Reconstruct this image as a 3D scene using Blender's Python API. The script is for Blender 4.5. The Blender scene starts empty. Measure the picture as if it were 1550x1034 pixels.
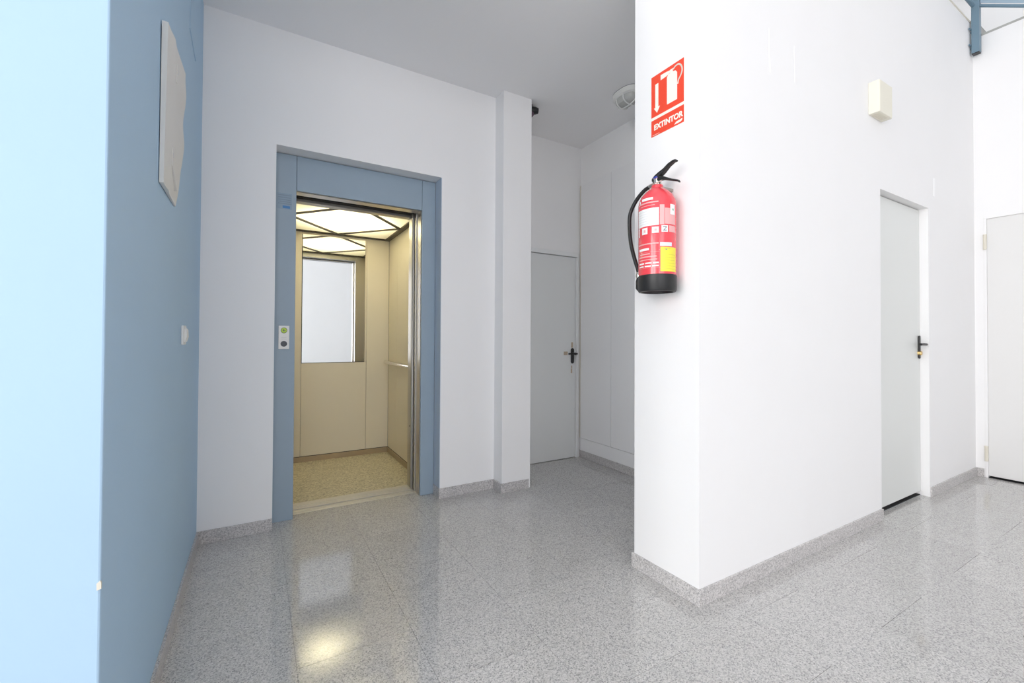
import bpy, bmesh, math, random
from mathutils import Vector, Matrix

random.seed(4)
SC = bpy.context.scene
C = SC.collection
R = math.radians

# ------------------------------------------------------------ camera
CAM_H = 1.114
f_px, yaw, pitch, roll = 660.19, R(30.3064), R(0.708), R(0.298)
cy_, sy_, cp, sp = math.cos(yaw), math.sin(yaw), math.cos(pitch), math.sin(pitch)
F = Vector((sy_*cp, cy_*cp, sp))
R0 = Vector((cy_, -sy_, 0))
U0 = R0.cross(F)
Rt = math.cos(roll)*R0 + math.sin(roll)*U0
Up = -math.sin(roll)*R0 + math.cos(roll)*U0
cam = bpy.data.cameras.new('camera')
cam_o = bpy.data.objects.new('camera', cam)
C.objects.link(cam_o)
M = Matrix((Rt, Up, -F)).transposed().to_4x4()
M.translation = Vector((0, 0, CAM_H))
cam_o.matrix_world = M
cam.sensor_width = 36
cam.lens = f_px/1550*36
cam.shift_y = -(517-503.84)/1550
cam.clip_start = 0.05
SC.camera = cam_o

# ------------------------------------------------------------ world, daylight, exposure
w = bpy.data.worlds.new('world')
SC.world = w
w.use_nodes = True
w.node_tree.nodes['Background'].inputs[0].default_value = (0.90, 0.94, 1.0, 1)
w.node_tree.nodes['Background'].inputs[1].default_value = 0.36


def area_light(name, loc, rot, sx, sy, power, col=(1, 1, 1)):
    l = bpy.data.lights.new(name, 'AREA')
    l.shape = 'RECTANGLE'
    l.size, l.size_y, l.energy, l.color = sx, sy, power, col
    o = bpy.data.objects.new(name, l)
    o.location, o.rotation_euler = loc, rot
    C.objects.link(o)
    return o


K = 1.0
area_light('daylight_left_window', (-5.06, -1.95, 2.1), (0, R(-90), 0), 3.2, 1.6, 166*K, (1.0, 0.985, 0.97))
area_light('daylight_left_window_near', (-5.06, 0.05, 2.1), (0, R(-90), 0), 3.2, 1.6, 165*K, (1.0, 0.985, 0.97))
area_light('daylight_front_window', (-1.6, -5.56, 2.1), (R(90), 0, 0), 4.2, 3.9, 202*K, (0.99, 0.975, 1.0))
area_light('daylight_skylight', (6.5, 0.4, 5.58), (0, 0, 0), 1.6, 2.6, 24*K, (0.95, 0.98, 1.0))

SC.view_settings.view_transform = 'Standard'
SC.view_settings.look = 'None'
SC.view_settings.exposure = -0.09
SC.view_settings.gamma = 1.0
SC.view_settings.use_curve_mapping = False
SC.cycles.max_bounces = 14
SC.cycles.diffuse_bounces = 8
SC.cycles.glossy_bounces = 6
SC.cycles.transmission_bounces = 8
SC.cycles.sample_clamp_indirect = 6


# ------------------------------------------------------------ materials
def srgb(r, g, b):
    def c(v):
        v /= 255
        return v/12.92 if v < 0.04045 else ((v+0.055)/1.055)**2.4
    return (c(r), c(g), c(b), 1)


def mat(name, col, rough=0.6, metal=0.0, spec=0.5, bump=None, var=None, coat=0.0, aniso=None):
    m = bpy.data.materials.new(name)
    m.use_nodes = True
    nt = m.node_tree
    b = nt.nodes['Principled BSDF']
    b.inputs['Base Color'].default_value = col
    b.inputs['Roughness'].default_value = rough
    b.inputs['Metallic'].default_value = metal
    b.inputs['Specular IOR Level'].default_value = spec
    b.inputs['Coat Weight'].default_value = coat
    geo = nt.nodes.new('ShaderNodeNewGeometry')
    if var:                                   # (scale, amount) soft mottling of the paint
        n = nt.nodes.new('ShaderNodeTexNoise')
        n.inputs['Scale'].default_value = var[0]
        n.inputs['Detail'].default_value = 4
        nt.links.new(geo.outputs['Position'], n.inputs['Vector'])
        mx = nt.nodes.new('ShaderNodeMixRGB')
        mx.inputs[1].default_value = col
        mx.inputs[2].default_value = tuple(c*(1-var[1]) for c in col[:3])+(1,)
        nt.links.new(n.outputs[0], mx.inputs[0])
        nt.links.new(mx.outputs[0], b.inputs['Base Color'])
    if bump:                                  # (scale, strength, distance)
        n = nt.nodes.new('ShaderNodeTexNoise')
        n.inputs['Scale'].default_value = bump[0]
        n.inputs['Detail'].default_value = 3
        mp = nt.nodes.new('ShaderNodeMapping')
        if aniso:
            mp.inputs['Scale'].default_value = aniso
        nt.links.new(geo.outputs['Position'], mp.inputs[0])
        nt.links.new(mp.outputs[0], n.inputs['Vector'])
        bp = nt.nodes.new('ShaderNodeBump')
        bp.inputs['Strength'].default_value = bump[1]
        bp.inputs['Distance'].default_value = bump[2]
        nt.links.new(n.outputs[0], bp.inputs['Height'])
        nt.links.new(bp.outputs[0], b.inputs['Normal'])
    return m


def granite(name, stops, scale, rough, tint_var=0.06):
    m = bpy.data.materials.new(name)
    m.use_nodes = True
    nt = m.node_tree
    L = nt.links.new
    b = nt.nodes['Principled BSDF']
    b.inputs['Roughness'].default_value = rough
    geo = nt.nodes.new('ShaderNodeNewGeometry')
    v1 = nt.nodes.new('ShaderNodeTexVoronoi')
    v1.inputs['Scale'].default_value = scale
    no = nt.nodes.new('ShaderNodeTexNoise')
    no.inputs['Scale'].default_value = scale*0.55
    no.inputs['Detail'].default_value = 5
    no.inputs['Roughness'].default_value = 0.7
    L(geo.outputs['Position'], v1.inputs['Vector'])
    L(geo.outputs['Position'], no.inputs['Vector'])
    sep = nt.nodes.new('ShaderNodeSeparateColor')
    L(v1.outputs['Color'], sep.inputs[0])
    mx = nt.nodes.new('ShaderNodeMixRGB')
    mx.inputs[0].default_value = 0.45
    L(sep.outputs[0], mx.inputs[1])
    L(no.outputs[0], mx.inputs[2])
    cr = nt.nodes.new('ShaderNodeValToRGB')
    els = cr.color_ramp.elements
    els[0].position, els[0].color = stops[0]
    els[1].position, els[1].color = stops[-1]
    for p, c in stops[1:-1]:
        e = els.new(p)
        e.color = c
    L(mx.outputs[0], cr.inputs[0])
    # slow drift from slab to slab
    oi = nt.nodes.new('ShaderNodeObjectInfo')
    big = nt.nodes.new('ShaderNodeTexNoise')
    big.inputs['Scale'].default_value = 5
    L(geo.outputs['Position'], big.inputs['Vector'])
    ad = nt.nodes.new('ShaderNodeMath')
    ad.operation = 'ADD'
    L(oi.outputs['Random'], ad.inputs[0])
    L(big.outputs[0], ad.inputs[1])
    mr = nt.nodes.new('ShaderNodeMapRange')
    mr.inputs[1].default_value, mr.inputs[2].default_value = 0.3, 1.7
    mr.inputs[3].default_value, mr.inputs[4].default_value = 1-tint_var, 1+tint_var
    L(ad.outputs[0], mr.inputs[0])
    mul = nt.nodes.new('ShaderNodeVectorMath')
    mul.operation = 'SCALE'
    L(cr.outputs[0], mul.inputs[0])
    L(mr.outputs[0], mul.inputs[3])
    L(mul.outputs[0], b.inputs['Base Color'])
    return m


WHITE = mat('white_plaster', (0.88, 0.875, 0.875, 1), 0.75, spec=0.25, bump=(60, 0.12, 0.002), var=(2.5, 0.03))
CEIL = mat('ceiling_plaster', (0.88, 0.875, 0.88, 1), 0.85, spec=0.2, bump=(25, 0.15, 0.002))
BLUE = mat('sky_blue_paint', (0.435, 0.61, 0.78, 1), 0.6, spec=0.3, bump=(60, 0.14, 0.002), var=(3, 0.05))
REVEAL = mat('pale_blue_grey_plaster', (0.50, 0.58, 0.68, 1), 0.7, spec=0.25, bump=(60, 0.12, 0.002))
STEELBLUE = mat('steel_blue_enamel', (0.31, 0.395, 0.475, 1), 0.42, spec=0.45, bump=(18, 0.05, 0.002), var=(6, 0.08))
RAILBLUE = mat('rail_blue_enamel', (0.16, 0.25, 0.32, 1), 0.4)
RAILPANEL = mat('rail_panel_blue', (0.34, 0.45, 0.55, 1), 0.4)
DOORW = mat('door_lacquer', (0.74, 0.755, 0.735, 1), 0.35, spec=0.5, var=(1.6, 0.04))
DOORF = mat('door_frame_lacquer', (0.82, 0.83, 0.83, 1), 0.4)
DOORG = mat('corridor_door_lacquer', (0.78, 0.795, 0.79, 1), 0.4, var=(1.6, 0.04))
DOORE = mat('end_door_lacquer', (0.76, 0.755, 0.745, 1), 0.4)
CLOSET = mat('closet_lacquer', (0.84, 0.835, 0.84, 1), 0.45)
CREAM = mat('cream_edge', (0.72, 0.68, 0.58, 1), 0.5)
BLACKM = mat('black_handle', (0.012, 0.012, 0.013, 1), 0.35)
DARK = mat('dark_gap', (0.02, 0.02, 0.022, 1), 0.7)
BRASS = mat('brass', (0.80, 0.56, 0.24, 1), 0.25, metal=1)
CHROME = mat('nickel', (0.75, 0.72, 0.66, 1), 0.2, metal=1)
MARK = mat('bare_filler_mark', (0.52, 0.42, 0.32, 1), 0.8)
STEEL = mat('brushed_steel', (0.55, 0.53, 0.50, 1), 0.32, metal=1, bump=(400, 0.08, 0.001), aniso=(1, 1, 0.02))
STEELD = mat('dull_steel', (0.42, 0.41, 0.38, 1), 0.38, metal=1)
ALU = mat('sill_aluminium', (0.74, 0.71, 0.66, 1), 0.42, metal=0.55)
MIRROR = mat('mirror', (0.93, 0.94, 0.93, 1), 0.01, metal=1)
LAMIN = mat('cream_laminate', (0.71, 0.66, 0.54, 1), 0.36, spec=0.5, bump=(300, 0.03, 0.001))
KICK = mat('bronze_kick_strip', (0.36, 0.28, 0.18, 1), 0.4, metal=0.2)
GRIDM = mat('brown_ceiling_strip', (0.055, 0.045, 0.03, 1), 0.5)
PLASTIC = mat('white_plastic', (0.80, 0.80, 0.78, 1), 0.4)
OFFW = mat('off_white_plastic', (0.74, 0.73, 0.70, 1), 0.5, var=(14, 0.05))
BEIGE = mat('beige_plastic', (0.80, 0.77, 0.66, 1), 0.5)
LABELW = mat('label_white', (0.86, 0.86, 0.86, 1), 0.4)
LABELP = mat('label_pink', (0.80, 0.42, 0.42, 1), 0.4)
INK = mat('grey_print', (0.25, 0.25, 0.27, 1), 0.6)
INKLOW = mat('faint_print', (0.20, 0.27, 0.33, 1), 0.6)
INKBLUE = mat('blue_print', (0.06, 0.22, 0.50, 1), 0.5)
INKGREY = mat('pale_grey_print', (0.60, 0.60, 0.62, 1), 0.6)
YELLOW = mat('yellow_sticker', (0.85, 0.78, 0.07, 1), 0.45)
YINK = mat('olive_print', (0.60, 0.58, 0.08, 1), 0.5)
SIGNRED = mat('sign_red', (0.84, 0.07, 0.03, 1), 0.35)
SIGNWH = mat('sign_cream_white', (0.90, 0.87, 0.78, 1), 0.4)
EXTRED = mat('extinguisher_red', (0.80, 0.06, 0.08, 1), 0.25, spec=0.6, coat=0.4)
RUBBER = mat('black_rubber', (0.015, 0.015, 0.016, 1), 0.45)
BLUECAP = mat('dark_blue_plastic', (0.02, 0.04, 0.30, 1), 0.35)
GREENB = mat('green_display', (0.45, 0.65, 0.03, 1), 0.3)
BTN = mat('dark_button', (0.03, 0.035, 0.05, 1), 0.3)
SEAM = mat('paint_ridge_white', (0.92, 0.92, 0.92, 1), 0.5)
COPING = mat('grey_coping', (0.42, 0.42, 0.40, 1), 0.6)
MORTAR = mat('tile_joint_grout', (0.20, 0.20, 0.20, 1), 0.8)
GLASS = mat('window_glass', (0.95, 0.97, 0.97, 1), 0.02)
_b = GLASS.node_tree.nodes['Principled BSDF']
_b.inputs['Transmission Weight'].default_value = 1
DIFF = bpy.data.materials.new('lamp_diffuser')
DIFF.use_nodes = True
_n = DIFF.node_tree
_n.nodes.remove(_n.nodes['Principled BSDF'])
_t = _n.nodes.new('ShaderNodeBsdfTranslucent')
_t.inputs[0].default_value = (0.93, 0.91, 0.80, 1)
_d = _n.nodes.new('ShaderNodeBsdfDiffuse')
_d.inputs[0].default_value = (0.85, 0.84, 0.76, 1)
_x = _n.nodes.new('ShaderNodeMixShader')
_x.inputs[0].default_value = 0.35
_n.links.new(_t.outputs[0], _x.inputs[1])
_n.links.new(_d.outputs[0], _x.inputs[2])
_n.links.new(_x.outputs[0], _n.nodes['Material Output'].inputs[0])

g = lambda v, a=1.0, b_=1.0: (v, v*a, v*b_, 1)
FLOORG = granite('polished_grey_granite',
                 [(0.20, g(0.24)), (0.36, g(0.42, 0.98, 0.955)), (0.52, g(0.52, 0.975, 0.95)), (0.72, g(0.61, 0.975, 0.95)), (0.88, g(0.72, 0.975, 0.95))],
                 260, 0.075)
FLOORG.node_tree.nodes['Principled BSDF'].inputs['Specular IOR Level'].default_value = 0.85
FLOORG.node_tree.nodes['Principled BSDF'].inputs['IOR'].default_value = 1.6
BASEG = granite('grey_granite_skirting',
                [(0.18, g(0.28)), (0.38, g(0.45, 0.96, 0.95)), (0.55, g(0.56, 0.96, 0.95)), (0.80, g(0.68, 0.97, 0.96))],
                230, 0.3)
CARG = granite('yellowish_terrazzo',
               [(0.22, (0.30, 0.26, 0.17, 1)), (0.38, (0.46, 0.41, 0.28, 1)), (0.55, (0.56, 0.51, 0.36, 1)), (0.75, (0.68, 0.63, 0.46, 1))],
               120, 0.35)


# ------------------------------------------------------------ helpers
def box(bm, x0, x1, y0, y1, z0, z1):
    vs = [bm.verts.new((x, y, z)) for x in (x0, x1) for y in (y0, y1) for z in (z0, z1)]
    for q in ((0, 1, 3, 2), (4, 6, 7, 5), (0, 4, 5, 1), (2, 3, 7, 6), (0, 2, 6, 4), (1, 5, 7, 3)):
        bm.faces.new([vs[i] for i in q])
    return vs


def prism(bm, pts, axis, a0, a1):
    """polygon pts in the two other axes, extruded along axis from a0 to a1"""
    def P(p, a):
        return {'x': (a, p[0], p[1]), 'y': (p[0], a, p[1]), 'z': (p[0], p[1], a)}[axis]
    A = [bm.verts.new(P(p, a0)) for p in pts]
    B = [bm.verts.new(P(p, a1)) for p in pts]
    bm.faces.new(A)
    bm.faces.new(B[::-1])
    n = len(pts)
    for i in range(n):
        bm.faces.new([A[i], B[i], B[(i+1) % n], A[(i+1) % n]])


def lathe(bm, prof, cx, cy, seg=40):
    rings = []
    for r, z in prof:
        if r < 1e-6:
            rings.append([bm.verts.new((cx, cy, z))])
        else:
            rings.append([bm.verts.new((cx+r*math.cos(2*math.pi*i/seg), cy+r*math.sin(2*math.pi*i/seg), z)) for i in range(seg)])
    for a, b in zip(rings, rings[1:]):
        for i in range(seg):
            j = (i+1) % seg
            q = [a[i % len(a)], a[j % len(a)], b[j % len(b)], b[i % len(b)]]
            u = []
            for v in q:
                if v not in u:
                    u.append(v)
            if len(u) > 2:
                bm.faces.new(u)


def disc(bm, c, axis, r, h0, h1, seg=24, r1=None):
    """short cylinder or cone along an axis"""
    r1 = r if r1 is None else r1
    c = Vector(c)
    A, B = [], []
    for i in range(seg):
        a = 2*math.pi*i/seg
        ca, sa = math.cos(a), math.sin(a)
        d = {'x': Vector((0, ca, sa)), 'y': Vector((ca, 0, sa)), 'z': Vector((ca, sa, 0))}[axis]
        n = {'x': Vector((1, 0, 0)), 'y': Vector((0, 1, 0)), 'z': Vector((0, 0, 1))}[axis]
        A.append(bm.verts.new(c+d*r+n*h0))
        B.append(bm.verts.new(c+d*r1+n*h1))
    bm.faces.new(A)
    bm.faces.new(B[::-1])
    for i in range(seg):
        j = (i+1) % seg
        bm.faces.new([A[i], B[i], B[j], A[j]])


def catmull(pts, n=8):
    P = [Vector(p) for p in pts]
    P = [2*P[0]-P[1]]+P+[2*P[-1]-P[-2]]
    out = []
    for i in range(1, len(P)-2):
        for k in range(n):
            t = k/n
            out.append(0.5*((2*P[i])+(-P[i-1]+P[i+1])*t+(2*P[i-1]-5*P[i]+4*P[i+1]-P[i+2])*t*t+(-P[i-1]+3*P[i]-3*P[i+1]+P[i+2])*t**3))
    out.append(P[-2])
    return out


def tube(bm, pts, r, seg=12, closed=False, rr=None):
    n = len(pts)
    pts = [Vector(p) for p in pts]
    rings = []
    up = None
    for i, p in enumerate(pts):
        if closed:
            t = (pts[(i+1) % n]-pts[i-1]).normalized()
        else:
            t = (pts[min(i+1, n-1)]-pts[max(i-1, 0)]).normalized()
        if up is None:
            up = Vector((0, 0, 1)) if abs(t.z) < 0.9 else Vector((1, 0, 0))
        s = t.cross(up).normalized()
        up = s.cross(t).normalized()
        q = rr[i] if rr else r
        rings.append([bm.verts.new(p+(s*math.cos(2*math.pi*k/seg)+up*math.sin(2*math.pi*k/seg))*q) for k in range(seg)])
    m = n if closed else n-1
    for i in range(m):
        a, b = rings[i], rings[(i+1) % n]
        for k in range(seg):
            bm.faces.new([a[k], a[(k+1) % seg], b[(k+1) % seg], b[k]])
    if not closed:
        bm.faces.new(rings[0][::-1])
        bm.faces.new(rings[-1])


def link(name, bm, m, parent=None, bevel=0.0, smooth=False, seg=2):
    bmesh.ops.recalc_face_normals(bm, faces=bm.faces)
    me = bpy.data.meshes.new(name)
    bm.to_mesh(me)
    bm.free()
    me.materials.append(m)
    if smooth:
        for p in me.polygons:
            p.use_smooth = True
        try:
            me.set_sharp_from_angle(angle=R(38))
        except Exception:
            pass
    o = bpy.data.objects.new(name, me)
    C.objects.link(o)
    if parent is not None:
        o.parent = parent
        o.matrix_parent_inverse = Matrix.Translation(-parent.location)
    if bevel:
        bv = o.modifiers.new('bevel', 'BEVEL')
        bv.width, bv.segments, bv.limit_method = bevel, seg, 'ANGLE'
    return o


def boxes(name, lst, m, parent=None, bevel=0.0):
    bm = bmesh.new()
    for b in lst:
        box(bm, *b)
    return link(name, bm, m, parent, bevel)


def tag(o, label, cat=None, group=None, kind=None):
    o['label'] = label
    if cat:
        o['category'] = cat
    if group:
        o['group'] = group
    if kind:
        o['kind'] = kind
    return o


def thing(name, label, cat, loc, group=None):
    o = bpy.data.objects.new(name, None)
    o.empty_display_size = 0.1
    C.objects.link(o)
    o.location = loc
    return tag(o, label, cat, group)


def struct(name, lst, m, label, cat, bevel=0.0):
    o = boxes(name, lst, m, None, bevel)
    return tag(o, label, cat, kind='structure')


def text_mesh(body, size, bold=0.0, extrude=0.0002):
    cu = bpy.data.curves.new('lettering', 'FONT')
    cu.body, cu.size, cu.offset, cu.extrude = body, size, bold, extrude
    cu.align_x = 'CENTER'
    o = bpy.data.objects.new('lettering', cu)
    C.objects.link(o)
    bpy.context.view_layer.update()
    me = bpy.data.meshes.new_from_object(o.evaluated_get(bpy.context.evaluated_depsgraph_get()))
    bpy.data.objects.remove(o)
    return me


# ------------------------------------------------------------ key planes (metres)
XB, YE, YF, YQ, XQ, XE = -0.269, 2.875, 2.986, 1.187, 1.605, 5.148
ZC, YK, XC, YB = 2.917, 3.236, 2.643, 1.192
XL, YFR, ZH = -5.0, -5.5, 5.6        # far side of the hall
O0, O1, ZO = 0.086, 1.106, 2.236     # lift opening
ZP = 3.75                            # parapet top of the upper floor

# ------------------------------------------------------------ structure
# floor: slab with grout, granite tiles as parts
floor = struct('floor', [(XL, XE+0.2, YFR, YQ, -0.12, -0.0025), (XB, XC, YQ, YF, -0.12, -0.0025), (1.70, XC, YF, YK+0.05, -0.12, -0.0025)],
               MORTAR, 'polished grey speckled granite tiled floor of the hall and lobby', 'floor')
TW, TL, J = 0.395, 0.590, 0.0012
cache = {}
cols = range(-13, 13)
for ci in cols:
    x0 = 0.127+ci*TW
    off = 1.045 if ci % 2 == 0 else 0.745
    for k in range(-12, 6):
        y0 = off+k*TL
        a0, a1, b0, b1 = x0, x0+TW, y0, y0+TL
        a0, a1, b0, b1 = max(a0, XL), min(a1, XE-0.002), max(b0, YFR), b1
        if b0 >= YQ-0.05 and (a1 < XB or a0 > XC):
            continue
        if b1 > YQ+0.05 and a0 > XC:
            b1 = min(b1, YQ+0.05)
        # stop at the lift landing sill and at the corridor's back wall
        lim = 3.062 if a1 < 1.70 else YK+0.06
        b1 = min(b1, lim)
        if a1-a0 < 0.02 or b1-b0 < 0.02:
            continue
        key = (round(a1-a0, 3), round(b1-b0, 3))
        if key not in cache:
            bm = bmesh.new()
            box(bm, J/2, key[0]-J/2, J/2, key[1]-J/2, -0.018, 0)
            me = bpy.data.meshes.new('floor_tile')
            bmesh.ops.recalc_face_normals(bm, faces=bm.faces)
            bm.to_mesh(me)
            bm.free()
            me.materials.append(FLOORG)
            cache[key] = me
        t = bpy.data.objects.new('floor_tile', cache[key])
        t.location = (a0, b0, 0)
        C.objects.link(t)
        t.parent = floor

# lift wall
struct('wall_back', [(XB, O0, YE, 3.05, 0, ZC), (O1, 1.529, YE, 3.236, 0, ZC), (O0, O1, YE, 3.05, ZO, ZC)],
       WHITE, 'white plaster wall with the lift doorway', 'wall')
rv = boxes('trim_1', [(O1-0.003, O1+0.001, YE+0.001, YF, 0.0, ZO-0.001)], REVEAL)  # thin strip, pale blue grey, over the right reveal
tag(rv, 'pale blue grey reveal at the right of the lift doorway', 'trim', kind='structure')
struct('wall_pilaster', [(1.529, 1.771, 2.751, YK+0.02, 0, ZC)], WHITE, 'white projecting pilaster right of the lift doorway', 'wall', 0.003)
# corridor end wall with door opening 1.785..2.613
struct('wall_corridor_end', [(1.771, 1.785, YK, YK+0.15, 0, ZC), (2.613, XC+0.2, YK, YK+0.15, 0, ZC), (1.785, 2.613, YK, YK+0.15, 1.919, ZC),
                             (1.785, 2.613, YK+0.10, YK+0.15, 0, 1.919)],
       WHITE, 'white end wall of the corridor above the grey door', 'wall')
struct('wall_corridor_right', [(XC, XC+0.2, 1.549, YK, 0, ZC)], WHITE, 'white side wall of the corridor behind the flush cupboard', 'wall')
# blue wall
wl = struct('wall_left', [(XL-0.1, XB, YB, YE+0.18, 0, ZP)], BLUE, 'sky blue painted wall block at the left, returning towards the lift', 'wall', 0.004)
# pillar block and long wall with the recessed door
D0, D1, DZ, DY = 3.359, 4.145, 2.062, 1.236
struct('wall_right', [(XQ, D0, YQ, 1.549, 0, ZP), (D1, XE+0.001, YQ, 1.549, 0, ZP), (D0, D1, YQ, 1.549, DZ, ZP), (D0, D1, DY+0.05, 1.549, 0, DZ)],
       WHITE, 'long white wall whose end forms the pillar with the fire extinguisher', 'wall')
# end wall with door_3
E0, E1, EZ = 0.30, 1.128, 2.124
ZT = 3.635
struct('wall_far_right', [(XE, XE+0.16, E1, YQ, 0, ZT), (XE, XE+0.16, YFR, E0, 0, ZT), (XE, XE+0.16, E0, E1, EZ, ZT), (XE+0.10, XE+0.16, E0, E1, 0, EZ)],
       WHITE, 'white end wall at the far right below the balustrade', 'wall')
struct('ceiling', [(XB, XQ, 1.6, YK+0.15, ZC, 3.2), (XQ, XC+0.2, 1.549, YK+0.15, ZC, 3.2)], CEIL, 'white ceiling over the lift lobby', 'ceiling')
# upper floor, hall shell
struct('floor_upper', [(XL, XB, YE+0.18, 4.4, 3.0, 3.2), (XB, 7.6, YK+0.15, 4.4, 3.0, 3.2), (XC+0.2, 7.6, 1.549, YK+0.15, 3.0, 3.2), (XE+0.16, 7.6, YFR, 1.549, 3.0, 3.2)],
       WHITE, 'upper floor slab beyond the parapets', 'floor')
struct('wall_parapet', [(XB, XQ, 1.6, 1.74, 3.2, ZP)], WHITE, 'white parapet of the upper floor over the lobby entrance', 'wall')
struct('wall_upper_back', [(XL-0.1, 7.7, 4.4, 4.5, 3.0, ZH)], WHITE, 'white back wall of the upper floor', 'wall')
struct('wall_upper_right', [(7.6, 7.7, YFR, 4.4, 3.0, ZH)], WHITE, 'white right wall of the upper floor', 'wall')
# window wall at the left and the front wall
WZ0, WZ1 = 0.45, 3.75
struct('wall_window', [(XL-0.12, XL, YFR, -2.8, 0, ZH), (XL-0.12, XL, -1.1, -0.8, 0, ZH), (XL-0.12, XL, 0.9, YB, 0, ZH), (XL-0.12, XL, YB, 4.4, ZP, ZH),
                       (XL-0.12, XL, -2.8, -1.1, 0, WZ0), (XL-0.12, XL, -2.8, -1.1, WZ1, ZH), (XL-0.12, XL, -0.8, 0.9, 0, WZ0), (XL-0.12, XL, -0.8, 0.9, WZ1, ZH)],
       WHITE, 'white wall with two tall windows, left of the hall', 'wall')
struct('wall_front', [(XL-0.12, -3.75, YFR-0.12, YFR, 0, ZH), (0.55, 7.7, YFR-0.12, YFR, 0, ZH), (-3.75, 0.55, YFR-0.12, YFR, 0, 0.08), (-3.75, 0.55, YFR-0.12, YFR, 4.12, ZH)],
       WHITE, 'white wall with a wide window behind the viewer', 'wall')
struct('ceiling_hall', [(XL-0.12, 7.7, YFR-0.12, -0.95, ZH, ZH+0.1), (XL-0.12, 7.7, 1.75, 4.5, ZH, ZH+0.1), (XL-0.12, 5.65, -0.95, 1.75, ZH, ZH+0.1), (7.35, 7.7, -0.95, 1.75, ZH, ZH+0.1)],
       CEIL, 'high white ceiling of the hall', 'ceiling')


def window(n, axis, c, a0, a1, z0, z1, label):
    lst = []
    fw = 0.05
    segs = [(a0, a0+fw, z0, z1), (a1-fw, a1, z0, z1), (a0, a1, z0, z0+fw), (a0, a1, z1-fw, z1), ((a0+a1)/2-fw/2, (a0+a1)/2+fw/2, z0, z1)]
    for a, b, u, v in segs:
        if axis == 'x':
            lst.append((c-0.05, c-0.01, a, b, u, v))
        elif axis == 'y':
            lst.append((a, b, c-0.05, c-0.01, u, v))
        else:
            lst.append((a, b, u, v, c+0.0, c+0.04))
    fr = boxes('window_%d' % n, lst, PLASTIC)
    tag(fr, label, 'window', kind='structure')
    if axis == 'x':
        boxes('window_pane', [(c-0.09, c-0.085, a0, a1, z0, z1)], GLASS, fr)
    elif axis == 'y':
        boxes('window_pane', [(a0, a1, c-0.09, c-0.085, z0, z1)], GLASS, fr)
    else:
        boxes('window_pane', [(a0, a1, z0, z1, c+0.06, c+0.065)], GLASS, fr)


window(1, 'x', XL, -2.8, -1.1, WZ0, WZ1, 'tall window nearer the front of the hall')
window(2, 'x', XL, -0.8, 0.9, WZ0, WZ1, 'tall window nearer the blue wall')
window(3, 'y', YFR, -3.75, 0.55, 0.08, 4.12, 'wide window behind the viewer')
window(4, 'z', ZH, 5.65, 7.35, -0.95, 1.75, 'skylight over the upper floor')

# skirting
BH, BT = 0.069, 0.010
BASES = [
    ('baseboard_back', [(XB+BT, O0, YE-BT, YE, 0, BH), (O1-BT, 1.529, YE-BT, YE, 0, BH), (O1-BT, O1-0.003, YE, YF-0.004, 0, BH)], 'grey granite skirting under the lift wall'),
    ('baseboard_pilaster', [(1.529-BT, 1.529, 2.751-0.004, YE-BT, 0, BH), (1.529-BT, 1.755, 2.751-0.006, 2.751, 0, BH)], 'grey granite skirting round the pilaster'),
    ('baseboard_left', [(XB, XB+BT, YB, YE, 0, BH)], 'granite skirting along the sky blue wall'),
    ('baseboard_pillar', [(XQ-BT, XQ, YQ-BT+0.001, 1.549+BT, 0, BH)], 'light granite skirting across the pillar end below the extinguisher'),
    ('baseboard_right', [(XQ, D0, YQ-BT, YQ, 0, BH), (D1+0.01, XE, YQ-BT, YQ, 0, BH)], 'granite skirting along the long white wall'),
    ('baseboard_far_right', [(XE-BT, XE, E1+0.01, YQ-BT, 0, BH)], 'granite skirting stub beside the end door'),
    ('baseboard_corridor', [(XC-BT, XC, 1.549, YK, 0, BH)], 'granite skirting below the flush cupboard'),
]
for n, l, lab in BASES:
    struct(n, l, BASEG, lab, 'baseboard', 0.0012)

# paint chip and hairline ridges on the walls (parts of the walls)
bm = bmesh.new()
prism(bm, [(XB-0.006, 0.598), (XB-0.0065, 0.612), (XB-0.001, 0.617), (XB+0.0008, 0.612), (XB+0.0008, 0.600)], 'y', YB-0.0008, YB+0.004)
link('paint_chip', bm, CREAM, wl)
bm = bmesh.new()
prism(bm, [(2.339, 2.459), (2.343, 2.462), (2.400, 2.455), (2.470, 2.449), (2.553, 2.436), (2.550, 2.428), (2.470, 2.440), (2.400, 2.449)], 'x', XB, XB+0.0035)
o = link('plaster_ridge', bm, BLUE, wl)
bm = bmesh.new()
prism(bm, [(2.352, 2.475), (2.357, 2.475), (2.362, 2.85), (2.357, 2.85)], 'x', XB, XB+0.002)
link('plaster_ridge', bm, BLUE, wl)
wr = bpy.data.objects['wall_right']
for pts, m in (([(2.128, 2.625), (2.134, 2.625), (2.137, 2.50), (2.147, 2.412), (2.140, 2.412), (2.130, 2.50)], SEAM),
               ([(2.356, 2.617), (2.359, 2.617), (2.367, 2.44), (2.374, 2.425), (2.366, 2.425), (2.362, 2.44)], CLOSET),
               ([(4.249, 2.300), (4.278, 2.300), (4.278, 2.168), (4.249, 2.168)], SEAM)):
    bm = bmesh.new()
    prism(bm, pts, 'y', YQ-0.0012, YQ)
    link('paint_ridge', bm, m, wr)


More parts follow.
